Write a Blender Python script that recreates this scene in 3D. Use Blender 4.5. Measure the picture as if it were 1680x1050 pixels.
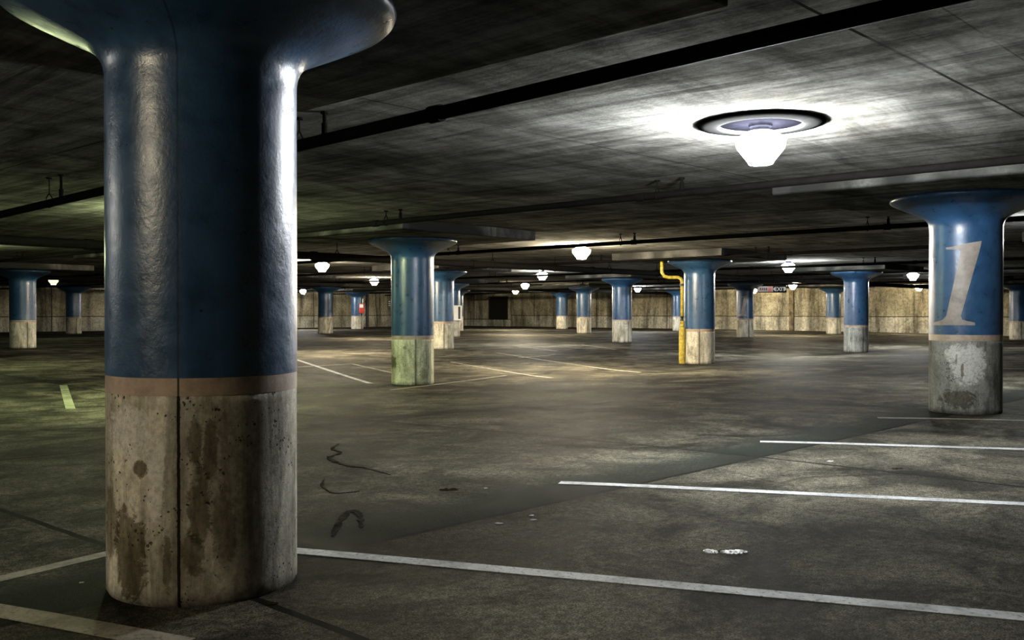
import bpy, bmesh, math, random
from mathutils import Vector, Matrix
random.seed(7)
C = bpy.context.scene.collection
for o in list(bpy.data.objects): bpy.data.objects.remove(o)
PI = math.pi
# ------------------------------------------------------------------ camera, world, exposure
D = 0.762                       # column diameter, metres
F = 1578.4                      # focal length in pixels of a 1680 px wide frame
EYE = 1.128
PITCH = math.atan(13 / F)
cam_d = bpy.data.cameras.new('camera'); cam_d.sensor_width = 36; cam_d.lens = F / 1680 * 36
cam_d.clip_start = 0.05; cam_d.clip_end = 300
cam = bpy.data.objects.new('camera', cam_d); C.objects.link(cam)
cam.location = (0, 0, EYE); cam.rotation_euler = (PI / 2 - PITCH, 0, 0)
bpy.context.scene.camera = cam
w = bpy.data.worlds.new('world'); bpy.context.scene.world = w; w.use_nodes = True
w.node_tree.nodes['Background'].inputs[0].default_value = (0, 0, 0, 1)
w.node_tree.nodes['Background'].inputs[1].default_value = 0
vs = bpy.context.scene.view_settings
vs.view_transform = 'Standard'; vs.look = 'None'; vs.gamma = 1; vs.use_curve_mapping = False
vs.exposure = -1.0
LAMP = 68.0; UP = 62.0; DOWN = 62.0                     # radiance of a lit lens

# ------------------------------------------------------------------ column grid frame
AX, AY = -1.7004 * D, 5.2992 * D            # the nearest column
S = 12.373 * D                              # bay
ROT = math.radians(90 - 43.16)              # direction u, from +X
U = Vector((math.cos(ROT), math.sin(ROT))); V = Vector((-U.y, U.x))
def G(i, j): return Vector((AX, AY)) + U * (i * S) + V * (j * S)
GRID = Matrix.Translation((AX, AY, 0)) @ Matrix.Rotation(ROT, 4, 'Z')
_fz = [(-9, 0), (0, 0), (1, -.168), (2, -.046), (3, 0), (20, 0)]
def fz_j(j):
    for (a, za), (b, zb) in zip(_fz, _fz[1:]):
        if a <= j <= b:
            t = (j - a) / (b - a); t = t * .5 + (.5 - .5 * math.cos(PI * t)) * .5
            return za + (zb - za) * t
    return 0
def fz(x, y): return fz_j((Vector((x - AX, y - AY)).dot(V)) / S)
CP, SP = math.cos(PITCH), math.sin(PITCH)
def ray(px, py):
    a, b = (px - 840) / F, (525 - py) / F
    return Vector((a, CP + b * SP, -SP + b * CP))
def onfloor(px, py):
    d = ray(px, py); z = 0
    for _ in range(30):
        t = (z - EYE) / d.z; p = d * t; z = fz(p.x, p.y)
    return Vector((p.x, p.y, z))
def at_depth(px, py, y):
    d = ray(px, py); return Vector((0, 0, EYE)) + d * (y / d.y)
ZP = EYE + 1.705 * D             # underside of drop panels
ZC = EYE + 1.925 * D             # ceiling

# ------------------------------------------------------------------ material helpers
class N:
    def __init__(s, name):
        s.m = bpy.data.materials.new(name); s.m.use_nodes = True; s.t = s.m.node_tree
        s.b = s.t.nodes['Principled BSDF']; s.L = s.t.links
        s.tc = s.t.nodes.new('ShaderNodeTexCoord')
        s.oi = s.t.nodes.new('ShaderNodeObjectInfo')
    def new(s, typ, **k):
        n = s.t.nodes.new(typ)
        for a, b in k.items(): setattr(n, a, b)
        return n
    def put(s, sock, v):
        if hasattr(v, 'links'): s.L.new(v, sock)
        elif v is not None: sock.default_value = v
    def math(s, op, a, b=None, c=None, clamp=False):
        n = s.new('ShaderNodeMath', operation=op, use_clamp=clamp)
        s.put(n.inputs[0], a); s.put(n.inputs[1], b)
        if c is not None: s.put(n.inputs[2], c)
        return n.outputs[0]
    def mapping(s, scale=(1, 1, 1), loc=(0, 0, 0), rnd=False, src=None):
        n = s.new('ShaderNodeMapping'); s.put(n.inputs['Vector'], src or s.tc.outputs['Object'])
        n.inputs['Scale'].default_value = scale; n.inputs['Location'].default_value = loc
        if rnd:
            v = s.new('ShaderNodeVectorMath', operation='SCALE'); v.inputs[0].default_value = (37, 21, 53)
            s.L.new(s.oi.outputs['Random'], v.inputs['Scale'])
            s.L.new(v.outputs[0], n.inputs['Location'])
        return n.outputs[0]
    def noise(s, vec, scale=1, detail=4, rough=.6, dist=0):
        n = s.new('ShaderNodeTexNoise'); s.put(n.inputs['Vector'], vec)
        n.inputs['Scale'].default_value = scale; n.inputs['Detail'].default_value = detail
        n.inputs['Roughness'].default_value = rough; n.inputs['Distortion'].default_value = dist
        return n.outputs['Fac']
    def voro(s, vec, scale, feature='F1'):
        n = s.new('ShaderNodeTexVoronoi', feature=feature); s.put(n.inputs['Vector'], vec)
        n.inputs['Scale'].default_value = scale
        return n.outputs['Distance']
    def ramp(s, fac, *stops):
        n = s.new('ShaderNodeValToRGB'); s.put(n.inputs[0], fac); e = n.color_ramp.elements
        while len(e) < len(stops): e.new(.5)
        for k, (p, c) in enumerate(stops):
            e[k].position = p; e[k].color = (c if isinstance(c, tuple) else (c, c, c)) + (1,)
        return n.outputs['Color']
    def mix(s, fac, a, b, mode='MIX'):
        n = s.new('ShaderNodeMix', data_type='RGBA', blend_type=mode)
        s.put(n.inputs[0], fac)
        for k, v in ((6, a), (7, b)): s.put(n.inputs[k], v + (1,) if isinstance(v, tuple) else v)
        return n.outputs[2]
    def mul(s, c, fac_col, amt=1.0): return s.mix(amt, c, fac_col, 'MULTIPLY')
    def xyz(s, src=None):
        n = s.new('ShaderNodeSeparateXYZ'); s.put(n.inputs[0], src or s.tc.outputs['Object']); return n.outputs
    def bump(s, h, strength=.3, dist=.01, prev=None):
        n = s.new('ShaderNodeBump'); n.inputs['Strength'].default_value = strength
        n.inputs['Distance'].default_value = dist; s.put(n.inputs['Height'], h)
        if prev: s.L.new(prev, n.inputs['Normal'])
        return n.outputs[0]
    def done(s, col, rough=.7, normal=None, metal=0, spec=.5):
        s.put(s.b.inputs['Base Color'], col + (1,) if isinstance(col, tuple) else col)
        s.put(s.b.inputs['Roughness'], rough); s.b.inputs['Metallic'].default_value = metal
        s.b.inputs['Specular IOR Level'].default_value = spec
        if normal: s.L.new(normal, s.b.inputs['Normal'])
        return s.m
    def line(s, coord, period, off, wid):        # 1 on a line repeated every period
        a = s.math('ADD', coord, period * 100.5 - off)
        a = s.math('MODULO', a, period); a = s.math('SUBTRACT', a, period / 2)
        a = s.math('ABSOLUTE', a)
        return s.math('LESS_THAN', a, wid)
    def blob(s, x, z, cx, cz, rx, rz, nz, edge=.25):   # 1 inside a noisy ellipse in local x,z
        a = s.math('DIVIDE', s.math('SUBTRACT', x, cx), rx); b = s.math('DIVIDE', s.math('SUBTRACT', z, cz), rz)
        r = s.math('ADD', s.math('MULTIPLY', a, a), s.math('MULTIPLY', b, b))
        r = s.math('ADD', r, s.math('MULTIPLY', s.math('SUBTRACT', nz, .5), 4.2))
        return s.ramp(r, (max(0, .8 - edge), 1.0), (.8 + edge * .5, 0.0))

def mat_floor():
    n = N('garage_floor_concrete'); x = n.xyz(); P = n.mapping()
    big = n.noise(P, .42, 6, .62, .8); mid = n.noise(n.mapping((1, 1, 1), (9, 4, 0)), 1.6, 6, .65, .8)
    fine = n.noise(P, 26, 6, .8); grit = n.noise(P, 120, 3, .8)
    c = n.mix(n.ramp(big, (.33, 0.0), (.66, 1.0)), (.085, .079, .058), (.42, .39, .295))
    c = n.mul(c, n.ramp(mid, (.40, .30), (.60, 1.0)))
    c = n.mul(c, n.ramp(fine, (.38, .30), (.60, 1.0))); c = n.mul(c, n.ramp(grit, (.40, .18), (.6, 1.0)))
    c = n.mul(c, n.ramp(n.noise(n.mapping((1, 1, 1), (3, 8, 0)), .75, 5, .6, 1.2), (.54, 1.0), (.66, .30)))
    wob = n.math('MULTIPLY', n.math('SUBTRACT', n.noise(P, 3, 3, .5), .5), .03)
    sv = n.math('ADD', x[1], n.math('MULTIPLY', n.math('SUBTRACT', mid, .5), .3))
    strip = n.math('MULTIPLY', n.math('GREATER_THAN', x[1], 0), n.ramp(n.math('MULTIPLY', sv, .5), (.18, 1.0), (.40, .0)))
    c = n.mix(n.math('MULTIPLY', strip, .85), c, (.014, .019, .016))  # dark slab edge by the joint, also painting in the nearest column's shadow
    j = n.math('MAXIMUM', n.line(n.math('ADD', x[0], wob), S / 2, 0, .021), n.line(n.math('ADD', x[1], wob), S / 2, 0, .021))
    # darker oily strip that follows the joints
    def band(co):
        a = n.math('ADD', co, S / 2 * 100.5); a = n.math('MODULO', a, S / 2); a = n.math('SUBTRACT', a, S / 4)
        a = n.math('ABSOLUTE', a)
        return n.ramp(n.math('ADD', a, n.math('MULTIPLY', n.math('SUBTRACT', mid, .5), .5)), (.0, .40), (.45, 1.0))
    c = n.mul(c, band(x[1]), .7); c = n.mul(c, band(x[0]), .45)
    c = n.mix(j, c, (.008, .008, .007))
    h = n.math('ADD', n.math('MULTIPLY', fine, .6), n.math('MULTIPLY', grit, .4)); h = n.math('SUBTRACT', h, n.math('MULTIPLY', j, 1.5))
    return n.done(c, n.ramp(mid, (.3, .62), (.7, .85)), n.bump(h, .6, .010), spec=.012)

def mat_ceiling():
    n = N('board_formed_ceiling'); x = n.xyz()
    st = n.noise(n.mapping((3.5, .30, 1)), 1, 7, .75, 1.2)
    st2 = n.noise(n.mapping((.6, 1.8, 1), (5, 5, 0)), 1, 6, .7, 1.5)
    fine = n.noise(n.mapping(), 22, 5, .8); big = n.noise(n.mapping(), .5, 5, .6, 1)
    c = n.mix(n.ramp(big, (.35, 0.0), (.65, 1.0)), (.145, .141, .122), (.39, .385, .355))
    c = n.mul(c, n.ramp(st, (.38, .38), (.60, 1.0))); c = n.mul(c, n.ramp(st2, (.38, .50), (.60, 1.0)))
    c = n.mul(c, n.ramp(fine, (.35, .7), (.6, 1.0)))
    o = 2.06 * D
    wv = n.math('MULTIPLY', n.math('SUBTRACT', n.noise(n.mapping(), .9, 3, .5), .5), .04)
    on = n.ramp(n.noise(n.mapping(), .7, 2, .5), (.42, 0.0), (.50, 1.0))
    j = n.math('MAXIMUM', n.line(n.math('ADD', x[0], wv), S, o, .008), n.line(n.math('ADD', x[1], wv), S, -o, .011))
    j = n.math('MAXIMUM', j, n.math('MAXIMUM', n.line(x[0], S, -o, .008), n.line(x[1], S, o, .008)))
    j2 = n.math('MAXIMUM', n.line(x[0], 1.22, .2, .006), n.line(x[1], 2.44, .4, .006))
    j = n.math('MAXIMUM', n.math('MULTIPLY', j, n.math('ADD', n.math('MULTIPLY', on, .5), .5)), n.math('MULTIPLY', j2, n.math('MULTIPLY', on, .5)))
    c = n.mix(j, c, (.02, .02, .018))
    return n.done(c, .85, n.bump(n.math('ADD', st, n.math('MULTIPLY', fine, .4)), .45, .02), spec=.0)

def mat_wall(name='retaining_wall_concrete', a=(.40, .36, .26), b=(.78, .74, .60), jz=.86, low=1.15):
    n = N(name); x = n.xyz(); P = n.mapping()
    along = n.math('ADD', x[0], x[1])
    big = n.noise(P, .55, 6, .65, 1.0); dr = n.noise(n.mapping((1.6, 1.6, .16)), 1, 6, .7, .5)
    fine = n.noise(P, 9, 6, .75)
    c = n.mix(n.ramp(big, (.36, 0.0), (.62, 1.0)), a, b)
    c = n.mul(c, n.ramp(dr, (.38, .30), (.58, 1.0))); c = n.mul(c, n.ramp(fine, (.36, .45), (.6, 1.0)))
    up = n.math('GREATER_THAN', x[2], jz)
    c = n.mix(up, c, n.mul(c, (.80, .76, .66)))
    wv = n.math('MULTIPLY', n.math('SUBTRACT', n.noise(P, 2, 3, .5), .5), .08)
    hz = n.math('LESS_THAN', n.math('ABSOLUTE', n.math('ADD', n.math('SUBTRACT', x[2], jz), n.math('MULTIPLY', wv, .6))), .022)
    vt = n.line(n.math('ADD', along, wv), 6.1, 1.5, .028)
    c = n.mix(n.math('MAXIMUM', hz, vt), c, (.03, .025, .018))
    return n.done(c, .85, n.bump(n.math('ADD', fine, n.math('MULTIPLY', n.math('MAXIMUM', hz, vt), -1.5)), .5, .02), spec=.03)

def mat_blue():
    n = N('blue_column_paint'); x = n.xyz(); P = n.mapping((1, 1, 1), rnd=True)
    big = n.noise(n.mapping((3, 3, 1.1), rnd=True), 1, 5, .6, .5)
    ora = n.noise(P, 55, 4, .7); cr = n.noise(P, 9, 5, .6)
    c = n.mix(n.ramp(big, (.35, 0.0), (.65, 1.0)), (.018, .058, .130), (.032, .092, .188))
    pit = n.voro(P, 15); pm = n.math('MULTIPLY', n.math('LESS_THAN', pit, .085), n.math('GREATER_THAN', cr, .52))
    seam = n.math('MULTIPLY', n.math('LESS_THAN', n.math('ABSOLUTE', x[0]), .004), n.math('LESS_THAN', x[1], 0))
    c = n.mul(c, n.ramp(cr, (.36, .72), (.55, 1.0)))
    c = n.mix(n.math('MAXIMUM', pm, n.math('MULTIPLY', seam, .6)), c, (.008, .014, .025))
    h = n.math('ADD', n.math('MULTIPLY', ora, .5), n.math('MULTIPLY', cr, 1.2)); h = n.math('SUBTRACT', h, n.math('MULTIPLY', pm, 1.2))
    h = n.math('SUBTRACT', h, n.math('MULTIPLY', seam, .5))
    return n.done(c, n.ramp(cr, (.35, .27), (.65, .40)), n.bump(h, .42, .006), spec=.6)

def mat_tan(name, col):
    n = N(name); x = n.xyz(); P = n.mapping((1, 1, 1), rnd=True)
    c = n.mul(col, n.ramp(n.noise(P, 7, 6, .7), (.35, .6), (.6, 1.0)))
    seam = n.math('MULTIPLY', n.math('LESS_THAN', n.math('ABSOLUTE', x[0]), .004), n.math('LESS_THAN', x[1], 0))
    c = n.mix(seam, c, (.03, .025, .02))
    return n.done(c, .5, n.bump(n.noise(P, 40, 4, .7), .3, .005))

def mat_colconc(name, blobs=(), lights=(), a=(.36, .33, .25), b=(.84, .79, .65)):
    n = N(name); x = n.xyz(); P = n.mapping((1, 1, 1), rnd=True)
    med = n.noise(n.mapping((3.2, 3.2, 1.5), rnd=True), 1, 6, .65, .7)
    run = n.noise(n.mapping((11, 11, 1.3), rnd=True), 1, 6, .7, .4)
    fine = n.noise(P, 34, 6, .8); edge = n.noise(P, 11, 9, .8, .6)
    c = n.mix(n.ramp(med, (.36, 0.0), (.58, 1.0)), a, b)
    c = n.mul(c, n.ramp(run, (.34, .48), (.52, 1.0))); c = n.mul(c, n.ramp(fine, (.36, .62), (.58, 1.0)))
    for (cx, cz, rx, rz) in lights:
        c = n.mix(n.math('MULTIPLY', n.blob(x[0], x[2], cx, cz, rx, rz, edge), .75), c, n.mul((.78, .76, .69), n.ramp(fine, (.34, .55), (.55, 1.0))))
    for (cx, cz, rx, rz, am) in blobs:
        f = n.math('MULTIPLY', n.blob(x[0], x[2], cx, cz, rx, rz, edge), am)
        c = n.mix(f, c, n.mul(c, (.20, .17, .11)))
    wp = n.new('ShaderNodeVectorMath', operation='MULTIPLY_ADD'); nn = n.new('ShaderNodeTexNoise'); n.put(nn.inputs['Vector'], P); nn.inputs['Scale'].default_value = 60; n.put(wp.inputs[0], nn.outputs['Color']); wp.inputs[1].default_value = (.02, .02, .02); n.put(wp.inputs[2], P)
    pit = n.voro(wp.outputs[0], 46); pz = n.ramp(n.noise(P, 6, 5, .75), (.46, .0), (.64, .34))
    pm = n.math('LESS_THAN', pit, pz)
    sm = n.math('ABSOLUTE', n.math('ADD', x[0], n.math('MULTIPLY', n.math('SUBTRACT', edge, .5), .012)))
    back = n.math('LESS_THAN', x[1], 0)
    seam = n.math('MULTIPLY', n.math('LESS_THAN', sm, .006), back)
    soft = n.math('MULTIPLY', n.ramp(sm, (.0, 1.0), (.045, 0.0)), back)
    c = n.mix(n.math('MULTIPLY', soft, .62), c, (.06, .05, .032))
    c = n.mix(n.math('MAXIMUM', n.math('MULTIPLY', pm, .85), seam), c, (.018, .015, .010))
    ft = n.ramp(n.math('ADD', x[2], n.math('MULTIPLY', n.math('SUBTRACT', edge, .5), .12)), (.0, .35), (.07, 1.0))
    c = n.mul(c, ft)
    h = n.math('SUBTRACT', n.math('MULTIPLY', fine, .8), n.math('MULTIPLY', n.math('MAXIMUM', pm, seam), 1.3))
    return n.done(c, .8, n.bump(h, .6, .01), spec=.1)

def mat_plain(name, col, rough=.6, metal=0, var=.25, scale=12, bump=.15, spec=.5):
    n = N(name); f = n.noise(n.mapping(), scale, 5, .7)
    c = n.mul(col, n.ramp(f, (.35, 1 - var * 1.6), (.62, 1.0)))
    return n.done(c, rough, n.bump(f, bump, .004), metal, spec)
def mat_line(name, col):
    n = N(name); P = n.mapping()
    f = n.noise(P, 38, 6, .85); g = n.noise(P, 3.5, 5, .7, .5)
    c = n.mul(col, n.ramp(g, (.38, .50), (.6, 1.0)))
    c = n.mix(n.ramp(f, (.38, 1.0), (.46, 0.0)), c, (.09, .09, .08))
    return n.done(c, .7, n.bump(f, .3, .003), spec=.1)
def mat_emit(name, col, s):
    n = N(name); n.b.inputs['Base Color'].default_value = (.85, .85, .82, 1); n.b.inputs['Roughness'].default_value = .3
    n.b.inputs['Emission Color'].default_value = col + (1,); n.b.inputs['Emission Strength'].default_value = s
    return n.m
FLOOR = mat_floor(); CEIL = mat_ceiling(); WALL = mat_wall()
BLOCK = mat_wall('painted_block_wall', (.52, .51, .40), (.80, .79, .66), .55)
BLUE = mat_blue(); TAN = mat_tan('tan_band_paint', (.46, .35, .26)); NUM = mat_tan('numeral_paint', (.33, .285, .24))
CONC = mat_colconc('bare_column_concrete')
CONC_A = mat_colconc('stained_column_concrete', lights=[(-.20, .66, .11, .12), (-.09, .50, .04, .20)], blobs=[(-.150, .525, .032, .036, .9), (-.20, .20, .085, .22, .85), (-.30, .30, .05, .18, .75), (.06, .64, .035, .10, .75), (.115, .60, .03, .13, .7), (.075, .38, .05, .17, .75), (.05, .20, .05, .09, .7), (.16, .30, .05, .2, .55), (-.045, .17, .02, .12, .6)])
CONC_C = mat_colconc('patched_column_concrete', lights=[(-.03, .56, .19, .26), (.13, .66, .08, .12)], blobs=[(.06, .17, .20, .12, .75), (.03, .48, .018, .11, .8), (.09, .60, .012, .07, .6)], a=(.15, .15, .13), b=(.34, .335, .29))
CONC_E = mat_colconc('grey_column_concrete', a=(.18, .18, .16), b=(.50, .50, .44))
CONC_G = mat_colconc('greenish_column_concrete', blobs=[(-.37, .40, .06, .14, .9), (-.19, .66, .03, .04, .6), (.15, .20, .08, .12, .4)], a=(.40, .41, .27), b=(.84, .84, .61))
PIPE = mat_plain('black_sprinkler_pipe', (.005, .0046, .0042), .85, spec=.01)
YEL = mat_plain('yellow_pipe_paint', (.62, .47, .06), .45, var=.4)
DARKM = mat_plain('dark_fixture_metal', (.0003, .0003, .00042), .8, spec=0)
RINGM = mat_plain('grey_fixture_ring', (.0030, .0030, .0029), .6, var=.1, spec=0)
REDM = mat_plain('red_enamel', (.55, .05, .03), .4)
WHITEM = mat_plain('white_enamel', (.75, .74, .70), .45, var=.1)
BLACKM = mat_plain('black_enamel', (.012, .012, .012), .4)
GREYM = mat_plain('galvanised_steel', (.42, .42, .40), .45, .6)
FOIL = mat_plain('crumpled_foil', (.85, .85, .85), .5, 0, bump=.15, scale=60)
LEAF = mat_plain('dry_leaf_brown', (.03, .02, .012), .8, spec=.02)
PAPER = mat_plain('paper_scrap_white', (.66, .66, .62), .8)
LINE = mat_line('white_line_paint', (.58, .60, .61)); OLDL = mat_line('worn_line_paint', (.32, .30, .24)); YL = mat_line('yellowed_line_paint', (.30, .31, .20))

# ------------------------------------------------------------------ geometry helpers
def link(name, bm, mat, parent=None, mw=None, smooth=False):
    me = bpy.data.meshes.new(name); bmesh.ops.recalc_face_normals(bm, faces=bm.faces); bm.to_mesh(me); bm.free()
    me.materials.append(mat)
    if smooth:
        for p in me.polygons: p.use_smooth = True
    o = bpy.data.objects.new(name, me); C.objects.link(o)
    if parent: o.parent = parent
    if mw is not None: o.matrix_world = mw
    return o
def tag(o, label=None, cat=None, group=None, kind=None):
    for k, v in (('label', label), ('category', cat), ('group', group), ('kind', kind)):
        if v: o[k] = v
    return o
def empty(name, loc, rz=0):
    o = bpy.data.objects.new(name, None); C.objects.link(o); o.location = loc; o.rotation_euler = (0, 0, rz)
    o.empty_display_size = .1; return o
def box(bm, a, b, bev=0):
    t = bmesh.new(); bmesh.ops.create_cube(t, size=1)
    for v in t.verts: v.co = Vector([(a[k] + b[k]) / 2 + v.co[k] * (b[k] - a[k]) for k in range(3)])
    if bev: bmesh.ops.bevel(t, geom=t.edges[:], offset=bev, segments=2, affect='EDGES', profile=.5)
    merge(bm, t)
def merge(bm, t):
    me = bpy.data.meshes.new('t'); t.to_mesh(me); bm.from_mesh(me); bpy.data.meshes.remove(me); t.free()
def lathe(bm, prof, seg=64, cap=True, c=(0, 0)):
    rings = []
    for r, z in prof:
        rings.append([bm.verts.new((c[0] + r * math.cos(2 * PI * k / seg), c[1] + r * math.sin(2 * PI * k / seg), z)) for k in range(seg)])
    for a, b in zip(rings, rings[1:]):
        for k in range(seg): bm.faces.new((a[k], a[(k + 1) % seg], b[(k + 1) % seg], b[k]))
    if cap: bm.faces.new(rings[0][::-1]); bm.faces.new(rings[-1])
def tube(bm, pts, r, seg=12):
    pts = [Vector(p) for p in pts]; rings = []
    for i, p in enumerate(pts):
        d = (pts[min(i + 1, len(pts) - 1)] - pts[max(i - 1, 0)]).normalized()
        s = d.cross(Vector((0, 0, 1)));  s = s if s.length > .05 else d.cross(Vector((1, 0, 0)))
        s.normalize(); t = d.cross(s)
        rr = r[i] if isinstance(r, (list, tuple)) else r
        rings.append([bm.verts.new(p + (s * math.cos(2 * PI * k / seg) + t * math.sin(2 * PI * k / seg)) * rr) for k in range(seg)])
    for a, b in zip(rings, rings[1:]):
        for k in range(seg): bm.faces.new((a[k], a[(k + 1) % seg], b[(k + 1) % seg], b[k]))
    bm.faces.new(rings[0][::-1]); bm.faces.new(rings[-1])

# ------------------------------------------------------------------ setting
I0, I1, J0, J1 = -1.6, 5.65, -1.6, 5.75
bm = bmesh.new(); nu, nv = 40, 220
vsx = [[bm.verts.new((S * (I0 + (I1 - I0) * a / nu), S * (J0 + (J1 - J0) * b / nv), fz_j(J0 + (J1 - J0) * b / nv))) for b in range(nv + 1)] for a in range(nu + 1)]
for a in range(nu):
    for b in range(nv): bm.faces.new((vsx[a][b], vsx[a + 1][b], vsx[a + 1][b + 1], vsx[a][b + 1]))
ext = bmesh.ops.extrude_face_region(bm, geom=bm.faces[:])
for v in [e for e in ext['geom'] if isinstance(e, bmesh.types.BMVert)]: v.co.z = -.5
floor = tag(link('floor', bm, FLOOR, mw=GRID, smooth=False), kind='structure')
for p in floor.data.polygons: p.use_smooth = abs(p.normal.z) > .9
bm = bmesh.new(); box(bm, (I0 * S, J0 * S, ZC), (I1 * S, J1 * S, ZC + .3)); tag(link('ceiling', bm, CEIL, mw=GRID), kind='structure')
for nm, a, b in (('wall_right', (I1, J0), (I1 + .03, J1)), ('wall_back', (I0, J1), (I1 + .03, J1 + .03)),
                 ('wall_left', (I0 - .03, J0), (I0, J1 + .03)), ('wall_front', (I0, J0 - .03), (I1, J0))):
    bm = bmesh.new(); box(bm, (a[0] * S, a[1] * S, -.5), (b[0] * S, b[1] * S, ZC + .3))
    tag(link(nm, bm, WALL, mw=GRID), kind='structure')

# columns: (i, j, measured picture centre or None, local seam heading offset, label, concrete)
COLS = [
 (0, 0, 334, -14, 'nearest and largest column, royal blue above stained bare concrete, left foreground', CONC_A),
 (1, 0, 1584, 180, 'large blue column with a big painted numeral 1 and chipped grey base, right side', CONC_C),
 (1, 1, 677, 8, 'blue column with greenish chipped concrete base just right of the nearest column', CONC_G),
 (2, 1, 1147.5, 0, 'blue column with a yellow riser pipe standing against its left side', CONC),
 (3, 1, 1404.5, 35, 'dark blue column with streaked grey base, next left of the big numbered column', CONC_E),
 (3, 2, 1020.5, 40, 'mid-distance blue column between the brightest far lamp and the yellow pipe', CONC),
 (4, 2, 1222.6, 25, 'distant blue column painted with a small slanted numeral 1, left of the hanging sign', CONC),
 (4, 3, 958, 30, 'slim distant blue column with rust streak on its base, second from far wall corner', CONC),
 (5, 4, 922, 50, 'thinnest pale blue column close to the far wall with clean whitish base', CONC),
 (5, 2, 1367.7, 30, 'far pale blue column in front of the stained wall, right of the hanging sign', CONC),
 (1, 3, 37.3, 20, 'blue column at the far left edge, dark stain on the right of its base', CONC),
 (2, 5, 120.8, 20, 'dim dark blue column by the back wall, second from the left edge', CONC),
 (3, 4, 534, 60, 'shadowy dark blue column under the glowing lamps right of the nearest column', CONC),
 (4, 5, 586, 60, 'distant blue column by the back wall carrying a small red alarm box', CONC),
 (2, 2, 725, 10, 'blue column half hidden behind the greenish column, right of it', CONC),
 (5, 1, 1671, 20, 'distant blue column cut by the right edge of the picture', CONC),
 (3, 3, 741, 10, 'dark narrow column carrying a framed cabinet, third in line behind the greenish column', CONC),
 (4, 4, 749.5, 10, 'sliver of column fourth in line behind the greenish column', CONC),
 (5, 3, 1114, 10, 'pale blue far column peeking out behind the yellow riser pipe', CONC),
]
zband = 1.06 * D; zblue = 1.15 * D
colpos = {}
def column(i, j, cx, seam, label, conc):
    g = G(i, j)
    if cx is not None: g = Vector(((cx - 840) / F * (g.y * CP), g.y))
    z0 = fz(g.x, g.y); top = ZP - z0; colpos[(i, j)] = (g, z0)
    face = math.atan2(-g.y, -g.x)                       # heading towards the camera
    rz = face + PI / 2 + math.radians(seam)
    t = tag(empty('concrete_column', (g.x, g.y, z0), rz), label, 'column', 'flared blue garage columns')
    r = D / 2
    seg = 96 if g.y < 12 else 48
    bm = bmesh.new(); n = 24; prof = [(r - .012, -.02), (r - .006, .004), (r, .014)] + [(r, .014 + (zband - .014) * k / n) for k in range(1, n + 1)]
    lathe(bm, prof, seg); o = link('bare_shaft', bm, conc, t, smooth=True); o['label'] = 'bare weathered concrete lower shaft'
    bm = bmesh.new(); lathe(bm, [(r + .0012, zband), (r + .0012, (zband + zblue) / 2), (r + .0012, zblue)], seg, False)
    o = link('painted_band', bm, TAN, t, smooth=False); o['label'] = 'tan painted band'
    for p in o.data.polygons: p.use_smooth = abs(p.normal.z) < .5
    zs = top - .48 * D
    bm = bmesh.new(); lathe(bm, [(r + .002, zblue)] + [(r + .002, zblue + (zs - zblue) * k / 12) for k in range(1, 13)], seg, False)
    o = link('painted_shaft', bm, BLUE, t, smooth=False); o['label'] = 'glossy blue painted shaft'
    for p in o.data.polygons: p.use_smooth = abs(p.normal.z) < .5
    pr = [(.5026, -.48), (.504, -.44), (.511, -.40), (.527, -.36), (.553, -.325), (.59, -.295), (.65, -.262), (.73, -.226), (.82, -.185), (.91, -.143),
          (.98, -.11), (1.02, -.088), (1.048, -.062), (1.058, -.035), (1.05, -.01), (1.03, 0)]
    bm = bmesh.new(); lathe(bm, [(a * D, top + b * D) for a, b in pr], seg, False)
    link('capital', bm, BLUE, t, smooth=True)
    return t, rz
cols = {}
for a in COLS: cols[(a[0], a[1])] = column(*a)

# drop panels under the slab over every column
tn = 0
for i in range(0, 6):
    for j in range(0, 6):
        g = G(i, j); p = colpos.get((i, j)); g = p[0] if p else g
        if g.y < 1: continue
        h = 2.06 * D; tn += 1
        bm = bmesh.new(); box(bm, (-h, -h, ZP), (h, h, ZC + .02), .012)
        tag(link('trim_%d' % tn, bm, CEIL, mw=Matrix.Translation((g.x, g.y, 0)) @ Matrix.Rotation(ROT, 4, 'Z')), kind='structure')

# painted numerals wrapped round two shafts
def numeral(key, uv, k):
    (g, z0) = colpos[key]; t, rz = cols[key]; depth = g.y
    cx = 840 + F * g.x / g.y; Rr = D / 2 + .0045
    poly = [(293, 292), (322, 291), (352, 282), (428, 270), (420, 310), (352, 585), (358, 602), (405, 613), (404, 625), (245, 625), (247, 613), (282, 603), (297, 585), (350, 320), (345, 306), (296, 303)]
    bm = bmesh.new(); face = math.atan2(-g.y, -g.x)
    def pt(X, Y, rr):
        px, py = uv(X, Y); s = (px - cx) / F * (depth) / Rr
        s = max(-.99, min(.99, s)); th = math.asin(s)
        d = depth - Rr * math.cos(th)
        z = at_depth(px, py, d).z - z0
        a = face + th - rz
        return Vector((rr * math.cos(a), rr * math.sin(a), z))
    # slice the outline into horizontal strips so it hugs the curve
    def span(Y):
        xs = []
        for (x1, y1), (x2, y2) in zip(poly, poly[1:] + poly[:1]):
            if (y1 <= Y < y2) or (y2 <= Y < y1): xs.append(x1 + (x2 - x1) * (Y - y1) / (y2 - y1))
        return (min(xs), max(xs)) if xs else None
    ys = [271 + (624.5 - 271) * q / 90 for q in range(91)]; rows = []
    for Y in ys:
        s = span(Y)
        rows.append([bm.verts.new(pt(s[0] + (s[1] - s[0]) * q / 16, Y, Rr)) for q in range(17)] if s else None)
    for a, b in zip(rows, rows[1:]):
        if a and b:
            for q in range(16): bm.faces.new((a[q], a[q + 1], b[q + 1], b[q]))
    o = link('painted_numeral', bm, NUM, t, smooth=True); o['label'] = 'tan slanted numeral 1 painted on the blue shaft'
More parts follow.
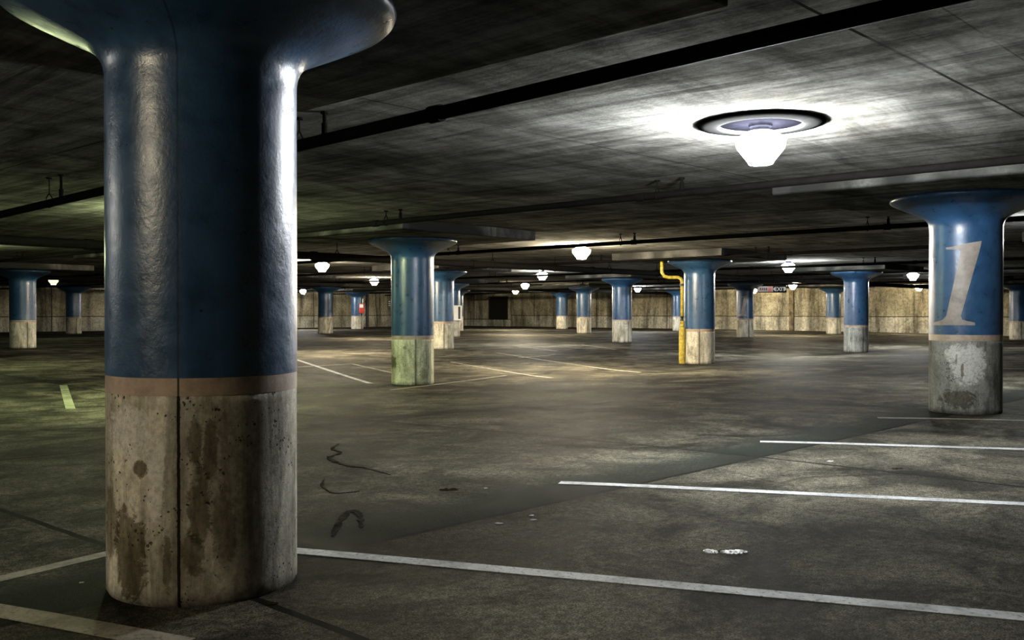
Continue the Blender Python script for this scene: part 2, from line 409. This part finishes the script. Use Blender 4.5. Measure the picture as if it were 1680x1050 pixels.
numeral((1, 0), lambda X, Y: (1440 + X / 2.5625, 290 + Y / 2.561), 1)
numeral((4, 2), lambda X, Y: (1211.5 + (X - 245) * .0835, 484.5 + (Y - 270) * .0945), 1)

# ------------------------------------------------------------------ lamps
COLOR = {'n': (1.0, .97, .90), 'c': (.93, .97, 1.0), 'w': (1.0, .86, .62), 'g': (.86, 1.0, .52)}
lensm = {}
def lens_mat(c, s):
    k = (c, s)
    if k not in lensm: lensm[k] = mat_emit('lamp_lens_glow', COLOR[c], LAMP * s)
    return lensm[k]
LAMPS = [
 (.5, 0, 'c', 1.0, 'big bright ceiling lamp with a wide grey ring, upper right'),
 (1.5, 1, 'w', 1.35, 'bright ceiling lamp centre, right of the greenish column'),
 (2.5, 1, 'c', .8, 'ceiling lamp directly below the big ringed lamp, above the hanging sign'),
 (2.5, 2, 'n', .7, 'ceiling lamp just left of and below the bright centre lamp'),
 (1.5, 2, 'w', 1.2, 'warm ceiling lamp nearest the right edge of the closest column'),
 (2.5, 3, 'w', .7, 'small warm lamp between the closest and the greenish column'),
 (3.5, 1, 'c', .8, 'ceiling lamp left of the big numbered column, upper of that pair'),
 (3.5, 3, 'w', 1.1, 'far lamp above the dark wall opening, right one of the close pair'),
 (4.5, 4, 'w', 1.2, 'far lamp above the dark wall opening, left one of the close pair'),
 (4.5, 3, 'c', .8, 'far lamp just right of the mid-distance blue column'),
 (4.5, 2, 'w', .8, 'far warm lamp at the right end of the hanging sign'),
 (3.5, 5, 'n', .9, 'far starry lamp touching the right edge of the closest column'),
 (1.5, 4, 'g', .035, 'dim greenish lamp at the far left beside the left edge column'),
 (.5, 1, 'g', .95, 'greenish lamp glowing on the ceiling behind the closest column'),
 (-.5, 0, 'w', 1.0, 'lamp left of the closest column, outside the picture'),
 (-.5, 1, 'n', .35, 'lamp far left behind the closest column, outside the picture'),
 (1.5, 0, 'c', .75, 'lamp beyond the numbered column, just outside the right edge'),
 (0.5, 2, 'g', .20, 'lamp in the second bay left, outside the picture'),
]
def lamp(g, c, s, label, ring=False, side=.5, off=1):
    t = tag(empty('ceiling_lamp', (g.x, g.y, ZC)), label, 'lamp', 'ceiling lamps on the column lines')
    bm = bmesh.new(); lathe(bm, [(.085, 0), (.085, -.03), (.07, -.04), (.07, -.075)], 32); link('housing', bm, DARKM, t, smooth=False)
    bm = bmesh.new(); lathe(bm, [(.078, -.066), (.10, -.07), (.194, -.128), (.197, -.134)], 12, False)
    o = link('refractor', bm, lens_mat(c, s * UP * off * (2.6 if ring else 1)), t); o['label'] = 'upward throwing glass collar of the lamp'
    bm = bmesh.new(); lathe(bm, [(.197, -.134), (.197, -.165), (.188, -.195), (.10, -.305)], 10, False)
    o = link('lens', bm, lens_mat(c, s * side), t); o['label'] = 'glowing faceted glass lens'
    bm = bmesh.new(); lathe(bm, [(.10, -.305), (.092, -.318), (.078, -.322)], 10, False); bm.faces.new([v for v in bm.verts][-10:])
    o = link('lens_bottom', bm, lens_mat(c, s * DOWN * off * (.75 if ring else 1)), t); o['label'] = 'flat brightest bottom of the lens'
    if ring:
        bm = bmesh.new(); lathe(bm, [(.48, .0), (.485, -.008), (.478, -.016), (.42, -.024), (.37, -.027), (.335, -.030), (.318, -.028), (.314, -.004)], 72, False)
        o = link('trim_ring', bm, RINGM, t, smooth=True); o['label'] = 'wide flat grey ring'
        bm = bmesh.new(); lathe(bm, [(.314, -.004), (.30, -.006), (.09, -.006), (.09, -.02)], 72, False)
        link('inner_dish', bm, DARKM, t, smooth=True)
    return t
for (i, j, c, s, lab) in LAMPS: lamp(G(i, j), c, s, lab, ring=(i == .5 and j == 0), side=7.0 if i < 0 else 1.1 if j >= 3 else .5, off=.12 if (i, j) == (-.5, 0) else 2.3 if i + j >= 2.5 else 1)
for (px, i, s, c, lab) in ((1237, 5.35, 1.0, 'w', 'far starry lamp at the left end of the hanging sign'),
                        (1510, 5.35, 1.0, 'w', 'farthest lamp left of the numbered column, lower of that pair')):
    best = min((abs(840 + F * G(i, q / 50).x / G(i, q / 50).y - px), q) for q in range(0, 250))[1]
    lamp(G(i, best / 50), c, s, lab, side=1.0)

# ------------------------------------------------------------------ sprinkler pipes
HP = EYE + 1.70 * D
LP = [(2.82, 'nearest and thickest-looking black pipe crossing above the ringed lamp'),
      (9.0, 'black ceiling pipe passing below the ringed lamp and over the greenish column'),
      (16.4, 'black ceiling pipe crossing just over the bright centre lamp'),
      (23.05, 'black ceiling pipe meeting the panel of the yellow-pipe column'),
      (30.7, 'thin black ceiling pipe over the lamp above the hanging sign'),
      (38.0, 'sixth black ceiling pipe counted from the nearest'),
      (45.0, 'seventh black ceiling pipe, deep in the garage'),
      (52.0, 'eighth black ceiling pipe, deep in the garage'),
      (59.5, 'farthest black ceiling pipe, near the stained wall')]
for k, (u, lab) in enumerate(LP):
    tilt = -.0154 if k == 0 else 0
    t = empty('sprinkler_pipe', (0, 0, 0)); t.matrix_world = GRID @ Matrix.Translation((u * D, 0, HP)) @ Matrix.Rotation(tilt, 4, 'X'); tag(t, lab, 'pipe', 'parallel black sprinkler pipes')
    v0, v1 = -1.5 * S, J1 * S - .05; r = .044 if k == 0 else .038
    bm = bmesh.new(); tube(bm, [(0, v0, 0), (0, v1, 0)], r, 16)
    for q in range(-2, 12):                                   # couplings belong to the pipe itself
        y = (q * 6.187 + 1.2 + (k * 2.3) % 3) * D
        if v0 < y < v1: tube(bm, [(0, y - .05, 0), (0, y + .05, 0)], r * 1.28, 16)
    link('pipe', bm, PIPE, t, smooth=False)
    for q in range(-1, 11):
        y = (3.2 + 6.187 * q) * D
        if y > v1 or y < -2: continue
        bm = bmesh.new(); top = ZC - HP - tilt * y
        lo = .11
        tube(bm, [(0, y, lo), (0, y, top - .008)], .006, 8); tube(bm, [(0, y, top - .015), (0, y, top)], .03, 10)
        tube(bm, [(.0, y, lo), (-.03, y, .06), (-.043, y, 0), (-.03, y, -.032), (0, y, -.045), (.03, y, -.032), (.043, y, 0), (.03, y, .06), (0, y, lo)], .007, 8)
        link('clevis_hanger', bm, PIPE, t)
        y -= .42 * D
        bm = bmesh.new(); tube(bm, [(0, y, .02), (0, y, .12)], .024, 10); tube(bm, [(0, y, .12), (0, y, top - .02)], .015, 10); tube(bm, [(0, y, top - .02), (0, y, top)], .03, 10)
        link('sprinkler_head', bm, PIPE, t)
for (v, r, h, lab) in ((17.0, .080, 1.53, 'fat black main pipe running away to the right behind the greenish column'),
                       (39.5, .080, 1.53, 'distant fat black main pipe below the far lamps')):
    t = empty('main_pipe', (0, 0, 0)); z = EYE + h * D; t.matrix_world = GRID @ Matrix.Translation((0, v * D, z)); tag(t, lab, 'pipe', 'main pipes')
    bm = bmesh.new(); tube(bm, [(-1 * S, 0, 0), (I1 * S - .05, 0, 0)], r, 20)
    for q in range(-1, 12): x = q * 6.1 * D + .4; tube(bm, [(x - .07, 0, 0), (x + .07, 0, 0)], r * 1.18, 20)
    link('pipe', bm, PIPE, t)
    for q in range(-2, 22):
        x = (3.1 * q + 1.1) * D
        if x > I1 * S - .3: continue
        bm = bmesh.new(); top = ZC - z; tube(bm, [(x, 0, r + .07), (x, 0, top)], .008, 8)
        tube(bm, [(x, 0, r + .07), (x, -.07, r + .0), (x, -r - .008, 0), (x, -.06, -r + .012), (x, 0, -r - .008), (x, .06, -r + .012), (x, r + .008, 0), (x, .07, r), (x, 0, r + .07)], .008, 8)
        link('clevis_hanger', bm, PIPE, t)

# ------------------------------------------------------------------ yellow riser with guard
g, z0 = colpos[(2, 1)]
yd = g.y - .10
b0 = onfloor(1119, 593); base = Vector((at_depth(1119, 590, yd).x, yd, fz(at_depth(1119, 590, yd).x, yd)))
t = tag(empty('riser_pipe', base), 'yellow painted riser pipe with thick floor guard beside a blue column', 'pipe')
def zl(py): return at_depth(1119, py, yd).z - base.z
bm = bmesh.new(); lathe(bm, [(.076, 0), (.08, .01), (.08, zl(538)), (.072, zl(537)), (.03, zl(537))], 24); o = link('guard_sleeve', bm, YEL, t, smooth=False)
bm = bmesh.new(); lathe(bm, [(.03, zl(537)), (.055, zl(536)), (.055, zl(532)), (.042, zl(531)), (.06, zl(529)), (.06, zl(527.5)), (.03, zl(526))], 20); link('check_valve', bm, YEL, t)
bm = bmesh.new(); lathe(bm, [(.028, zl(526.5)), (.046, zl(526)), (.030, zl(523)), (.046, zl(519.5)), (.046, zl(518.5))], 16); o = link('coupling', bm, BLACKM, t)
x1 = (1085.5 - 1119) / F * yd
bm = bmesh.new(); zt = zl(455)
pts = [(0, 0, zl(519)), (0, 0, zt - .12), (-.03, 0, zt - .04), (-.10, 0, zt)] + [(x1 + .16, 0, zt), (x1 + .06, 0, zt + .03), (x1, 0, zt + .12), (x1, 0, ZP - base.z - .0)]
tube(bm, pts[:4] + pts[4:], .042, 16)
link('riser', bm, YEL, t, smooth=True)
bm = bmesh.new(); tube(bm, [(0, 0, zt - .16), (0, 0, zt - .22)], .055, 16); link('coupling', bm, BLACKM, t)

# ------------------------------------------------------------------ cabinet on the dark column
g, z0 = colpos[(3, 3)]
yd = g.y - D / 2 - .16
p0, p1 = at_depth(744.7, 525.5, yd), at_depth(757.2, 501, yd)
t = tag(empty('extinguisher_cabinet', (p0.x, yd, p0.z)), 'pale framed cabinet with dark window on a dark narrow column', 'cabinet')
W, H = p1.x - p0.x, p1.z - p0.z
bm = bmesh.new(); box(bm, (0, 0, 0), (W, .30, H), .01); link('body', bm, WHITEM, t)
bm = bmesh.new(); a = W * .45; box(bm, (a, -.025, 0), (W, 0, .06)); box(bm, (a, -.025, H - .06), (W, 0, H)); box(bm, (a, -.025, .06), (a + .04, 0, H - .06)); box(bm, (W - .05, -.025, .06), (W, 0, H - .06)); link('door_frame', bm, WHITEM, t)
bm = bmesh.new(); box(bm, (a + .04, -.008, .06), (W - .05, -.001, H - .06)); o = link('window', bm, BLACKM, t); o['label'] = 'dark glass window'

# red alarm box on the back wall column
g, z0 = colpos[(4, 5)]
yd = g.y - .256 - .17; p0, p1 = at_depth(589, 514, yd), at_depth(597, 498, yd)
t = tag(empty('alarm_box', (p0.x, yd, p0.z)), 'small red and white alarm box on a distant column', 'alarm')
W, H = p1.x - p0.x, p1.z - p0.z
bm = bmesh.new(); box(bm, (0, 0, 0), (W, .18, H), .02); link('body', bm, REDM, t)
bm = bmesh.new(); box(bm, (.04, -.012, H * .58), (W - .04, 0, H - .05), .004); link('label_plate', bm, WHITEM, t)
bm = bmesh.new(); x = (594.5 - 589) / F * yd; tube(bm, [(x, .20, -(p0.z - z0)), (x, .20, at_depth(594, 490, yd).z - p0.z)], .025, 10); link('conduit', bm, GREYM, t)

# things on the back wall
def on_wall_back(px):      # point where the picture column px meets the back wall
    d = Vector(((px - 840) / F, 1)); n = V; k = (J1 * S - .0 - (Vector((0, 0)) - Vector((AX, AY))).dot(n)) / d.dot(n); return d * k
def on_wall_right(px):
    d = Vector(((px - 840) / F, 1)); k = (I1 * S + Vector((AX, AY)).dot(U)) / d.dot(U); return d * k
p = on_wall_back(601); t = tag(empty('drain_pipe', (p.x, p.y, 0), ROT), 'dark vertical drain pipe on the back wall behind the alarm box', 'pipe')
bm = bmesh.new(); tube(bm, [(0, -.12, 0), (0, -.12, ZC)], .10, 16); link('pipe', bm, BLACKM, t)
for z in (.9, 1.9):
    bm = bmesh.new(); box(bm, (-.14, -.13, z), (.14, 0, z + .06)); link('bracket', bm, BLACKM, t)
p = on_wall_back(638.5); t = tag(empty('wall_notice', (p.x, p.y, at_depth(638, 503, p.y).z), ROT), 'small white notice on the back wall left of the greenish column', 'sign')
hh = 10 / F * p.y
bm = bmesh.new(); box(bm, (-.12, -.03, 0), (.12, -.0, hh), .004); link('board', bm, BLACKM, t)
bm = bmesh.new()
for q in range(3): box(bm, (-.10, -.036, hh * (.08 + .33 * q)), (.10, -.03, hh * (.28 + .33 * q)))
link('lettering', bm, WHITEM, t)
# block-faced stretch of the right wall with a louvred opening
pa, pb = on_wall_right(752), on_wall_right(838)
va, vb = (pa - Vector((AX, AY))).dot(V), (pb - Vector((AX, AY))).dot(V)
bm = bmesh.new(); box(bm, (I1 * S - .25, min(va, vb), -.1), (I1 * S + .02, min(max(va, vb), J1 * S), ZC)); tag(link('wall_block', bm, BLOCK, mw=GRID), kind='structure')
pa, pb = on_wall_right(807.5), on_wall_right(836)
va, vb = sorted([(pa - Vector((AX, AY))).dot(V), (pb - Vector((AX, AY))).dot(V)])
zb = at_depth(820, 523, pa.y).z
t = empty('wall_louvre', (0, 0, 0)); t.matrix_world = GRID @ Matrix.Translation((I1 * S - .25, va, zb)); tag(t, 'large dark louvred opening high in the pale block wall', 'vent')
W = vb - va; H = ZC - zb - .28
bm = bmesh.new(); box(bm, (-.02, 0, 0), (.0, W, H)); link('backing', bm, BLACKM, t)
bm = bmesh.new(); box(bm, (-.10, -.06, -.06), (0, 0, H + .06)); box(bm, (-.10, W, -.06), (0, W + .06, H + .06)); box(bm, (-.10, 0, -.06), (0, W, 0)); box(bm, (-.10, 0, H), (0, W, H + .06)); link('frame', bm, BLACKM, t)
bm = bmesh.new()
for q in range(int(H / .12)): box(bm, (-.09, 0, q * .12 + .03), (-.02, W, q * .12 + .045))
link('slats', bm, BLACKM, t)
# small bracket lamp left of the opening
p = on_wall_right(790); q = at_depth(790, 492, p.y)
t = empty('wall_bracket', (0, 0, 0)); pv = (Vector((p.x, p.y)) - Vector((AX, AY))).dot(V)
t.matrix_world = GRID @ Matrix.Translation((I1 * S - .25, pv, q.z)); tag(t, 'rusty horizontal pipe bracket on the pale block wall, left of the louvre', 'bracket')
bm = bmesh.new(); tube(bm, [(-.12, 1.1, -.03), (-.12, -.9, 0), (-.12, -1.3, .16)], .05, 10); link('arm', bm, mat_plain('rusted_steel', (.22, .10, .04), .7), t)
for yy in (.8, -.5):
    bm = bmesh.new(); box(bm, (-.12, yy - .03, -.06), (0, yy + .03, 0)); link('standoff', bm, BLACKM, t)

# dark buttress and pilaster on the right wall
for px, w_, lab, mt in ((1299, .30, 'narrow dark stained rib on the right wall under the hanging sign lamp', mat_plain('stained_rib_concrete', (.20, .15, .08), .9, var=.5, scale=4, bump=.5)),):
    p = on_wall_right(px); pv = (p - Vector((AX, AY))).dot(V)
    bm = bmesh.new(); box(bm, (I1 * S - .10, pv - w_ / 2, -.02), (I1 * S + .01, pv + w_ / 2, ZC - .15), .02)
    tag(link('trim_90', bm, mt, mw=GRID), kind='structure')

# ------------------------------------------------------------------ hanging sign
yd = 61 * D; p0, p1 = at_depth(1243, 480, yd), at_depth(1290.5, 468.5, yd)
t = tag(empty('hanging_sign', (p0.x, yd, p0.z)), 'long ceiling sign reading EXIT with red square and white panel', 'sign')
W, H = p1.x - p0.x, p1.z - p0.z
bm = bmesh.new(); box(bm, (0, 0, 0), (W, .08, H), .02); link('sign_box', bm, BLACKM, t)
bm = bmesh.new(); box(bm, (.03, -.012, .04), (W * .53, 0, H - .04)); link('white_panel', bm, mat_emit('sign_backlit_white', (1, .86, .84), .45), t)
bm = bmesh.new(); box(bm, (W * .37, -.02, .045), (W * .48, -.012, H - .045)); o = link('red_square', bm, mat_emit('sign_backlit_red', (1, .10, .06), .7), t)
bm = bmesh.new()
for q in range(4): box(bm, (W * (.07 + .07 * q), -.018, .11), (W * (.11 + .07 * q), -.012, H - .11))
link('grey_lettering', bm, mat_plain('grey_letter', (.32, .32, .34), .6), t)
fc = bpy.data.curves.new('exit_text', 'FONT'); fc.body = 'EXIT'; fc.size = H * .82; fc.extrude = .004; fc.align_x = 'CENTER'
to = bpy.data.objects.new('tmp', fc); C.objects.link(to); dg = bpy.context.evaluated_depsgraph_get()
me = bpy.data.meshes.new_from_object(to.evaluated_get(dg)); bpy.data.objects.remove(to)
me.materials.clear(); me.materials.append(mat_emit('sign_backlit_letters', (1, 1, 1), .8))
for v in me.vertices: v.co = Vector((v.co.x * .95, 0 - v.co.z, v.co.y))
o = bpy.data.objects.new('lettering', me); C.objects.link(o); o.parent = t; o.location = (W * .77, -.008, H * .22); o['label'] = 'white EXIT letters'
bm = bmesh.new()
for sx, cxx in ((-1, W * .575), (1, W * .955)):
    a = [bm.verts.new((cxx + sx * .045, -.006, H / 2)), bm.verts.new((cxx - sx * .03, -.006, H / 2 + .09)), bm.verts.new((cxx - sx * .03, -.006, H / 2 - .09))]
    bm.faces.new(a)
r = bmesh.ops.extrude_face_region(bm, geom=bm.faces[:])
for v in [e for e in r['geom'] if isinstance(e, bmesh.types.BMVert)]: v.co.y += .006
link('arrows', bm, mat_emit('sign_backlit_arrow', (1, 1, 1), .8), t)
for x in (.15, W - .15):
    bm = bmesh.new(); tube(bm, [(x, .04, H), (x, .04, ZC - p0.z)], .012, 8); link('hanging_rod', bm, PIPE, t)

# ------------------------------------------------------------------ painted lines on the floor
def pline(a, b, wid, mat, lab, hgt=.0025):
    A, B = onfloor(*a), onfloor(*b); A.z = B.z = 0
    d = (B - A); L = d.length; d.normalize(); s = Vector((-d.y, d.x, 0)); n = max(2, int(L / .2)); bm = bmesh.new(); rows = []
    c = (A + B) / 2
    for k in range(n + 1):
        p = A + d * (L * k / n)
        r = []
        for q in (-.5, .5):
            P = p + s * (q * wid); r.append(bm.verts.new((P.x - c.x, P.y - c.y, fz(P.x, P.y) + hgt)))
        rows.append(r)
    for x, y in zip(rows, rows[1:]): bm.faces.new((x[0], x[1], y[1], y[0]))
    r = bmesh.ops.extrude_face_region(bm, geom=bm.faces[:])
    for v in [e for e in r['geom'] if isinstance(e, bmesh.types.BMVert)]: v.co.z -= hgt + .004
    o = link('parking_line', bm, mat); o.location = (c.x, c.y, 0)
    tag(o, lab, 'painted line', 'painted parking lines')
LN = [
 ((400, 897), (1900, 1033), .10, LINE, 'long white line in the foreground starting behind the nearest column'),
 ((918, 792), (1900, 837.5), .10, LINE, 'white line second from the foreground on the right'),
 ((1247, 724.5), (1900, 744), .10, LINE, 'white line third from the foreground on the right'),
 ((1440, 685.5), (1900, 694.5), .09, OLDL, 'faint white line at the foot of the big numbered column'),
 ((-60, 964), (192, 905), .09, OLDL, 'worn dim line left of the nearest column base'),
 ((-60, 992), (300, 1057), .12, OLDL, 'worn wide line in the bottom left corner'),
 ((104, 632), (116, 671), .12, YL, 'short pale green dash on the floor at left'),
 ((440, 577), (607, 629), .10, LINE, 'brightest white diagonal line right of the nearest column'),
 ((440, 605), (576, 597), .08, OLDL, 'thin pale cross line right of the nearest column'),
 ((578, 597), (650, 613), .08, OLDL, 'thin line running into the left of the greenish column'),
 ((640, 640), (830, 616), .07, OLDL, 'thin line at the foot of the greenish column'),
 ((740, 594), (905, 620), .08, OLDL, 'pale line right of the greenish column, nearer one'),
 ((815, 579), (1050, 611), .08, OLDL, 'long pale line across the bright floor centre'),
 ((850, 587), (910, 582), .07, OLDL, 'short pale cross line in the floor centre'),
 ((845, 568), (915, 576), .08, OLDL, 'far faint line before the slim distant columns'),
 ((955, 566), (1010, 573), .08, OLDL, 'faint far line left of the yellow riser'),
 ((440, 546.5), (533, 545.2), .10, LINE, 'far white line low on the back wall side'),
]
for l in LN: pline(*l)

TAR = mat_plain('dark_crack_filler', (.055, .050, .038), .9, var=.5, spec=0)
def mark(pts, wid, lab):
    P = [onfloor(*p) for p in pts]; Q = []
    for k in range(len(P) - 1):
        a, b, c2, d = P[max(k - 1, 0)], P[k], P[k + 1], P[min(k + 2, len(P) - 1)]
        for q in range(8):
            t_ = q / 8; Q.append(.5 * ((2 * b) + (c2 - a) * t_ + (2 * a - 5 * b + 4 * c2 - d) * t_ ** 2 + (3 * b - a - 3 * c2 + d) * t_ ** 3))
    Q.append(P[-1]); rnd = random.Random(len(pts)); bm = bmesh.new(); rows = []
    c = sum(Q, Vector()) / len(Q)
    for k, p in enumerate(Q):
        d = (Q[min(k + 1, len(Q) - 1)] - Q[max(k - 1, 0)]); d.z = 0; d.normalize(); s_ = Vector((-d.y, d.x, 0))
        w_ = wid * (.35 + .9 * rnd.random()) * math.sin(PI * (k + .6) / (len(Q) + .2)) ** .5; r = []
        for q in (-.5, .5):
            W_ = p + s_ * q * w_; r.append(bm.verts.new((W_.x - c.x, W_.y - c.y, fz(W_.x, W_.y) + .003)))
        rows.append(r)
    for x, y in zip(rows, rows[1:]): bm.faces.new((x[0], x[1], y[1], y[0]))
    r = bmesh.ops.extrude_face_region(bm, geom=bm.faces[:])
    for v in [e for e in r['geom'] if isinstance(e, bmesh.types.BMVert)]: v.co.z -= .008
    o = link('floor_crack', bm, TAR); o.location = (c.x, c.y, 0); tag(o, lab, 'crack')
mark([(556, 728), (545, 737), (560, 743), (541, 750), (550, 758), (575, 765), (600, 768), (640, 779)], .05, 'jagged dark crack in the open floor below the greenish column')
mark([(533, 785), (529, 797), (548, 809), (590, 806)], .025, 'faint curved crack loop right of the nearest column base')
mark([(545, 880), (562, 850), (576, 838), (590, 846), (593, 866)], .05, 'dark hooked tyre scuff beside the shadow of the nearest column')
# ------------------------------------------------------------------ litter
def scrap(px, py, L, Wd, H, mat, lab, name, cat, rz=0, seed=1, n=14):
    rnd = random.Random(seed); p = onfloor(px, py); bm = bmesh.new(); m = 6; g = []
    for a in range(n + 1):
        row = []
        for b in range(m + 1):
            u_ = a / n * 2 - 1; v_ = b / m * 2 - 1
            e = math.sqrt(max(0, 1 - abs(u_) ** 2.2)) * (.75 + .35 * rnd.random())
            x = u_ * L / 2; y = v_ * Wd / 2 * e; z = H * (.15 + .85 * rnd.random()) * (1 - .6 * abs(v_)) * (.4 + .6 * e)
            row.append(bm.verts.new((x, y, z)))
        g.append(row)
    for a in range(n):
        for b in range(m): bm.faces.new((g[a][b], g[a + 1][b], g[a + 1][b + 1], g[a][b + 1]))
    r = bmesh.ops.extrude_face_region(bm, geom=bm.faces[:])
    for v in [e for e in r['geom'] if isinstance(e, bmesh.types.BMVert)]: v.co.z = max(-.001, v.co.z - max(H * .5, .004))
    bm.normal_update()
    zm = min(v.co.z for v in bm.verts)
    o = link(name, bm, mat); o.location = (p.x, p.y, p.z - zm); o.rotation_euler = (0, 0, rz); tag(o, lab, cat); return o
scrap(1166, 905.5, .068, .080, .012, FOIL, 'small crumpled foil scrap, left piece on the foreground floor', 'foil_scrap', 'litter', .15, 3)
scrap(1204, 906, .135, .075, .012, FOIL, 'longer crumpled foil strip, right piece on the foreground floor', 'foil_scrap', 'litter', .06, 8)
scrap(1180, 904.5, .03, .015, .004, LEAF, 'tiny brown scrap between the two foil pieces', 'leaf', 'litter', .4, 5, 6)
scrap(736, 804, .12, .05, .014, LEAF, 'dark leaf on the floor between nearest column and second white line', 'leaf', 'litter', .1, 4)
scrap(819, 859, .050, .03, .006, PAPER, 'white paper scrap on the floor joint, left of three', 'paper_scrap', 'litter', -.2, 6, 6)
scrap(872, 846, .035, .025, .005, PAPER, 'tiny white paper scrap on the floor joint, upper of three', 'paper_scrap', 'litter', .8, 7, 6)
scrap(875, 853, .04, .02, .005, PAPER, 'tiny white paper scrap on the floor joint, lower right of three', 'paper_scrap', 'litter', .1, 9, 6)
scrap(797, 801, .025, .02, .004, PAPER, 'white speck right of the dark leaf', 'paper_scrap', 'litter', .1, 10, 6)
scrap(1362, 757, .06, .03, .008, PAPER, 'pale paper scrap between the second and third white lines', 'paper_scrap', 'litter', .3, 11, 8)
scrap(1472, 769, .09, .05, .008, LEAF, 'dark leaf between second and third white lines, right side', 'leaf', 'litter', .3, 12, 8)
scrap(446, 991, .05, .03, .008, LEAF, 'brown leaf at the front right foot of the nearest column', 'leaf', 'litter', .3, 13, 8)
scrap(134, 956, .02, .015, .005, PAPER, 'tiny pale crumb on the dark floor left of the nearest column', 'paper_scrap', 'litter', .3, 14, 6)
